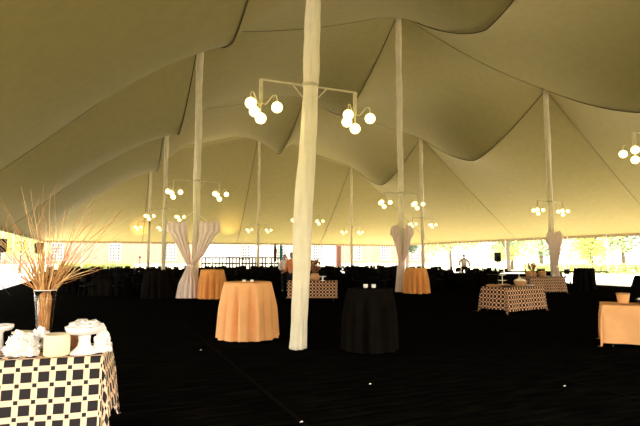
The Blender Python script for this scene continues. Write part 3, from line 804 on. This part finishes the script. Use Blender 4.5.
# ------------------------------------------------------------------ people
def person(lab, loc, rz, shirt, h=1.72, arms='table', hair='short'):
    t = thing('person', lab, 'person', loc, rz); k = h/1.72
    J = {'pel': (0, 0, .95), 'ch': (0, .0, 1.22), 'nk': (0, .0, 1.44), 'hd': (0, .02, 1.52), 'top': (0, .02, 1.66),
         'sl': (-.18, 0, 1.39), 'sr': (.18, 0, 1.39), 'hl': (-.10, 0, .90), 'hr': (.10, 0, .90),
         'kl': (-.11, .02, .50), 'kr': (.11, .02, .50), 'al': (-.11, -.02, .07), 'ar': (.11, -.02, .07), 'fl': (-.12, .16, .03), 'fr': (.12, .16, .03)}
    if arms == 'out': J.update({'el': (-.31, .04, 1.14), 'er': (.31, .04, 1.14), 'wl': (-.24, .20, .95), 'wr': (.24, .20, .95)})
    else: J.update({'el': (-.25, -.02, 1.10), 'er': (.25, -.02, 1.10), 'wl': (-.20, .20, 1.0), 'wr': (.20, .20, 1.0)})
    J = {a: Vector(b)*k for a, b in J.items()}
    def skinned(name, names, edges, radii, m):
        me = bpy.data.meshes.new(name); me.from_pydata([J[n_] if isinstance(n_, str) else n_ for n_ in names], edges, []); me.materials.append(m)
        o = bpy.data.objects.new(name, me); C.objects.link(o); o.parent = t
        md = o.modifiers.new('skin', 'SKIN'); md.use_smooth_shade = True
        for q, r_ in enumerate(radii):
            sv = me.skin_vertices[0].data[q]; rr = r_ if isinstance(r_, tuple) else (r_, r_); sv.radius = (rr[0]*k, rr[1]*k); sv.use_root = q == 0
        o.modifiers.new('sub', 'SUBSURF').levels = 1; o.modifiers['sub'].render_levels = 2
        return o
    hand = []
    names = ['pel', 'ch', 'nk', 'hd', 'sl', 'el', 'wl', 'sr', 'er', 'wr', 'hl', 'kl', 'al', 'fl', 'hr', 'kr', 'ar', 'fr']
    E = [(0, 1), (1, 2), (2, 3), (2, 4), (4, 5), (5, 6), (2, 7), (7, 8), (8, 9), (0, 10), (10, 11), (11, 12), (12, 13), (0, 14), (14, 15), (15, 16), (16, 17)]
    rad = [(.13, .10), (.145, .10), .055, .05, .055, .042, .03, .055, .042, .03, .08, .058, .04, .035, .08, .058, .04, .035]
    # five short finger chains per hand
    for w_, sgn in (('wl', -1), ('wr', 1)):
        wi = names.index(w_); palm = J[w_]+Vector((0, .06, -.02))*k; names.append(palm); rad.append((.034, .02)); E.append((wi, len(names)-1)); pi_ = len(names)-1
        for q, ln in enumerate((.055, .075, .082, .075, .06)):
            d = Vector(((q-2)*.018*sgn*-1, .03+ln*.4, -.01)) if q else Vector((-.045*sgn, .02, .0))
            a_ = palm + d*k; b_ = a_ + (Vector((0, ln*.5, -.02))*k)
            names += [a_, b_]; rad += [.009, .007]; E += [(pi_, len(names)-2), (len(names)-2, len(names)-1)]
    skinned('body', names, E, rad, M['skin'])
    # head with face
    bm = bmesh.new(); bmesh.ops.create_icosphere(bm, subdivisions=3, radius=1)
    for v in bm.verts:
        c = v.co; x, y, z = c.x*.076, c.y*.095, c.z*.118
        if z < 0: x *= 1+z*2.2; y = y*(1+z*1.2)+(-z)*.12
        if y > .07 and abs(c.x) < .22 and -.35 < c.z < .12: y += .022*(1-abs(c.x)/.22)      # nose
        if y > .05 and .05 < c.z < .3 and .25 < abs(c.x) < .6: y -= .008                      # eye sockets
        v.co = Vector((x, y, z))
    me = bpy.data.meshes.new('head'); bm.to_mesh(me); bm.free(); me.materials.append(M['skin'])
    hd = bpy.data.objects.new('head', me); C.objects.link(hd); hd.parent = t; hd.location = J['hd']+Vector((0, .0, .085))*k
    for p_ in me.polygons: p_.use_smooth = True
    for s in (-1, 1):
        MB().ball((s*.03, .083, .012), .010, 6).build('eye', M['hair'], hd, True)
        MB().ball((s*.078, .0, -.005), .024, 6, (.4, .8, 1.2)).build('ear', M['skin'], hd, True)
    MB().ball((0, .085, -.055), .018, 6, (1.3, .4, .35)).build('mouth', M['rose'], hd, True)
    bm = bmesh.new(); bmesh.ops.create_icosphere(bm, subdivisions=3, radius=1)
    for v in bm.verts:
        c = v.co.copy(); z = c.z*.125; y = c.y*.105-.012
        if c.y > .2 and c.z < .45: y = min(y, .045); 
        if hair == 'short' and c.z < -.1: z = -.02-(.03 if c.y < 0 else 0)
        v.co = Vector((c.x*(.085 if hair == 'short' else .092), y, z+.012))
    me = bpy.data.meshes.new('hair'); bm.to_mesh(me); bm.free(); me.materials.append(M['hair'])
    o = bpy.data.objects.new('hair', me); C.objects.link(o); o.parent = t; o.location = hd.location
    for p_ in me.polygons: p_.use_smooth = True
    f = lambda a_, b_, c_: a_.lerp(b_, c_)
    sn = ['pel', 'ch', J['nk']-Vector((0, 0, .04))*k, 'sl', 'el', f(J['el'], J['wl'], .8), 'sr', 'er', f(J['er'], J['wr'], .8)]
    skinned('shirt', sn, [(0, 1), (1, 2), (2, 3), (3, 4), (4, 5), (2, 6), (6, 7), (7, 8)], [(.175, .13), (.19, .13), .085, .09, .078, .055, .09, .078, .055], shirt)
    skinned('trousers', ['pel', 'hl', 'kl', 'al', 'hr', 'kr', 'ar'], [(0, 1), (1, 2), (2, 3), (0, 4), (4, 5), (5, 6)], [(.15, .115), .098, .072, .06, .098, .072, .06], M['trouser'])
    for s, a_ in ((-1, 'fl'), (1, 'fr')):
        MB().ball(J[a_]+Vector((0, -.06, .012))*k, .05*k, 8, (.9, 2.6, .8)).build('shoe', M['hair'], t, True)
    return t
person('person in a pale shirt, dark hair, standing beyond the tables right of the narrow drapes', (9.35, 33.0, 0), PI, M['shirtw'], 1.88, 'out')
person('person in an orange top with dark hair half hidden by the nearest mast', (-1.12, 20.3, 0), PI*.8, M['shirto'], 1.84, 'table', 'full')
person('person in a pale shirt standing just left of the person in orange', (-1.70, 24.6, 0), PI*1.1, M['shirtw'], 1.80)

# ------------------------------------------------------------------ outside: buildings, trees, hedges
def building(lab, p0, L, rz, h, wall, wins, nm='brick_building', dep=12):
    t = thing(nm, lab, 'building', p0, rz)
    MB().box((L/2, dep/2, h/2), (L, dep, h)).build('wall', wall, t)
    MB().box((L/2, dep/2, h+.2), (L+.8, dep+.8, .4)).build('cornice', M['pale'], t)
    MB().box((L/2, -.06, .35), (L, .14, .7)).build('plinth', M['pale'], t)
    n = int(L/wins)
    for k in range(n):
        for z0 in (1.3, 5.2):
            x = (k+.5)*L/n
            fr = MB().box((x, -.04, z0+1.35), (1.9, .14, 2.9)).build('window', M['pale'], t)
            MB().box((x, -.12, z0+1.35), (1.6, .04, 2.6)).build('pane', M['winglass'], fr)
            mu = MB()
            for q in (-1, 0, 1): mu.box((x+q*.4, -.155, z0+1.35), (.09, .05, 2.6))
            for q in range(4): mu.box((x, -.155, z0+.05+.52*(q+1)), (1.6, .05, .09))
            mu.build('muntins', M['pale'], fr)
    return t
building('long pink brick building with white paned windows beyond the left of the tent', (-64, 78, 0), 44, R(10), 9, M['brick'], 8.6)
building('pale stone building beyond the chairs right of the wide drapes', (-17, 92, 0), 20, R(6), 10, M['pale'], 6.5, 'stone_building')
building('pink brick building seen beyond the chairs right of the nearest mast', (4, 96, 0), 17, R(4), 9, M['brick'], 5.6)
def leaf_cloud(n, rx, rz_, size, seed):
    rnd = random.Random(seed); vs = []; fs = []
    cl = [(Vector((rnd.uniform(-1, 1)*rx*.6, rnd.uniform(-1, 1)*rx*.6, rnd.uniform(-1, 1)*rz_*.6)), rnd.uniform(.35, .6)) for _ in range(14)]
    for _ in range(n):
        c, r_ = rnd.choice(cl); d = Vector((rnd.gauss(0, 1), rnd.gauss(0, 1), rnd.gauss(0, 1))).normalized()*rnd.uniform(.6, 1)
        p = c + Vector((d.x*rx*r_, d.y*rx*r_, d.z*rz_*r_))
        a = Vector((rnd.gauss(0, 1), rnd.gauss(0, 1), rnd.gauss(0, 1))).normalized()*size; b_ = a.orthogonal().normalized()*size*.6
        k = len(vs); vs += [p-a, p+b_, p+a, p-b_]; fs.append((k, k+1, k+2, k+3))
    return vs, fs
tm = {}
def tree(lab, loc, h, rx, leaf, seed, low=.35, grp=None, nm='tree'):
    t = thing(nm, lab, 'tree', loc, seed)
    cz = h*(low+1)/2; rz_ = h*(1-low)/2
    b_ = MB().tube([(0, 0, -.05), (.1, 0, h*.3), (0, .1, h*.6), (.1, 0, h*.85)], [h*.035, h*.026, h*.018, h*.006], 8)
    for q in range(5):
        a = q*1.3+seed; z0 = h*(.3+.09*q)
        b_.tube([(.05, 0, z0), (rx*.4*math.cos(a), rx*.4*math.sin(a), z0+h*.12), (rx*.75*math.cos(a), rx*.75*math.sin(a), z0+h*.2)], [h*.012, h*.008, h*.003], 6)
    b_.build('trunk', M['bark'], t)
    v, f = leaf_cloud(2600, rx, rz_, .20, seed); v = [p+Vector((0, 0, cz)) for p in v]
    mesh_obj('foliage', v, f, M[leaf], t)
    return t
tree('yellow-green leafy tree outside, right of the farthest draped mast', (31, 58, 0), 6.5, 3.6, 'leafy', 1, .12)
tree('yellow-green leafy tree outside, above the person in the pale shirt', (17, 66, 0), 7, 3.4, 'leafy', 2, .2)
tree('dark green tree outside near the right edge of the photo', (39.5, 66, 0), 8, 3.6, 'leafd', 3, .12)
tree('dark green tree outside, left of the farthest draped mast', (23.0, 62, 0), 8, 2.8, 'leafd', 4, .25)
tree('yellow-green leafy tree outside at the very right edge', (39.5, 55, 0), 7, 3.2, 'leafy', 5, .25)
tree('yellow-green tree outside the left edge, behind the willow branches', (-33, 56, 0), 6, 3.0, 'leafy', 6, .15)
tree('slim green tree outside, right of the narrow tied drapes', (12.0, 70, 0), 7, 1.8, 'leafd', 7, .3)
tree('small yellow-green tree outside, left of the thin slanting strap', (28, 74, 0), 7, 4.2, 'leafy', 8, .12)
tree('tall dark tree outside between two yellow-green trees at right', (34, 78, 0), 10, 4.2, 'leafd', 9, .15)
def hedge(lab, p0, p1, h, wd, leaf, seed):
    rnd = random.Random(seed); vs = []; fs = []; d = p1-p0; sd_ = Vector((-d.y, d.x, 0)).normalized()
    for _ in range(5200):
        p = p0 + d*rnd.random() + sd_*rnd.uniform(-wd, wd) + Vector((0, 0, rnd.random()**.7*h*(.9+.15*math.sin(rnd.random()*3))))
        a = Vector((rnd.gauss(0, 1), rnd.gauss(0, 1), rnd.gauss(0, 1))).normalized()*.14; b_ = a.orthogonal().normalized()*.09
        k = len(vs); vs += [p-a, p+b_, p+a, p-b_]; fs.append((k, k+1, k+2, k+3))
    o = mesh_obj('hedge', vs, fs, M[leaf]); tag(o, lab, 'hedge')
hedge('low yellow-green hedge along the foot of the pink building at left', Vector((-38, 74, 0)), Vector((-28, 76, 0)), .8, .5, 'leafy', 1)
hedge('low yellow-green hedge on the lawn beyond the right side of the tent', Vector((22, 55, 0)), Vector((40, 48, 0)), 1.0, .6, 'leafy', 2)

# ------------------------------------------------------------------ scraps on the carpet
for x, y, lab in ((-2.1, 9.0, 'tiny white scrap on the dark carpet left of the peach cocktail table'), (.62, 6.6, 'tiny pale scrap on the dark carpet in front of the black cocktail table'),
                  (3.05, 6.5, 'tiny pale scrap on the dark carpet right of the black cocktail table'), (-.2, 5.1, 'tiny pale scrap on the dark carpet nearest the viewer')):
    o = mesh_obj('paper_scrap', [(0, 0, 0), (.035, .008, .004), (.03, .03, .009), (.004, .024, .003), (.018, .015, .012)], [(0, 1, 4), (1, 2, 4), (2, 3, 4), (3, 0, 4)], M['white'])
    o.location = (x, y, .004); tag(o, lab, 'scrap')
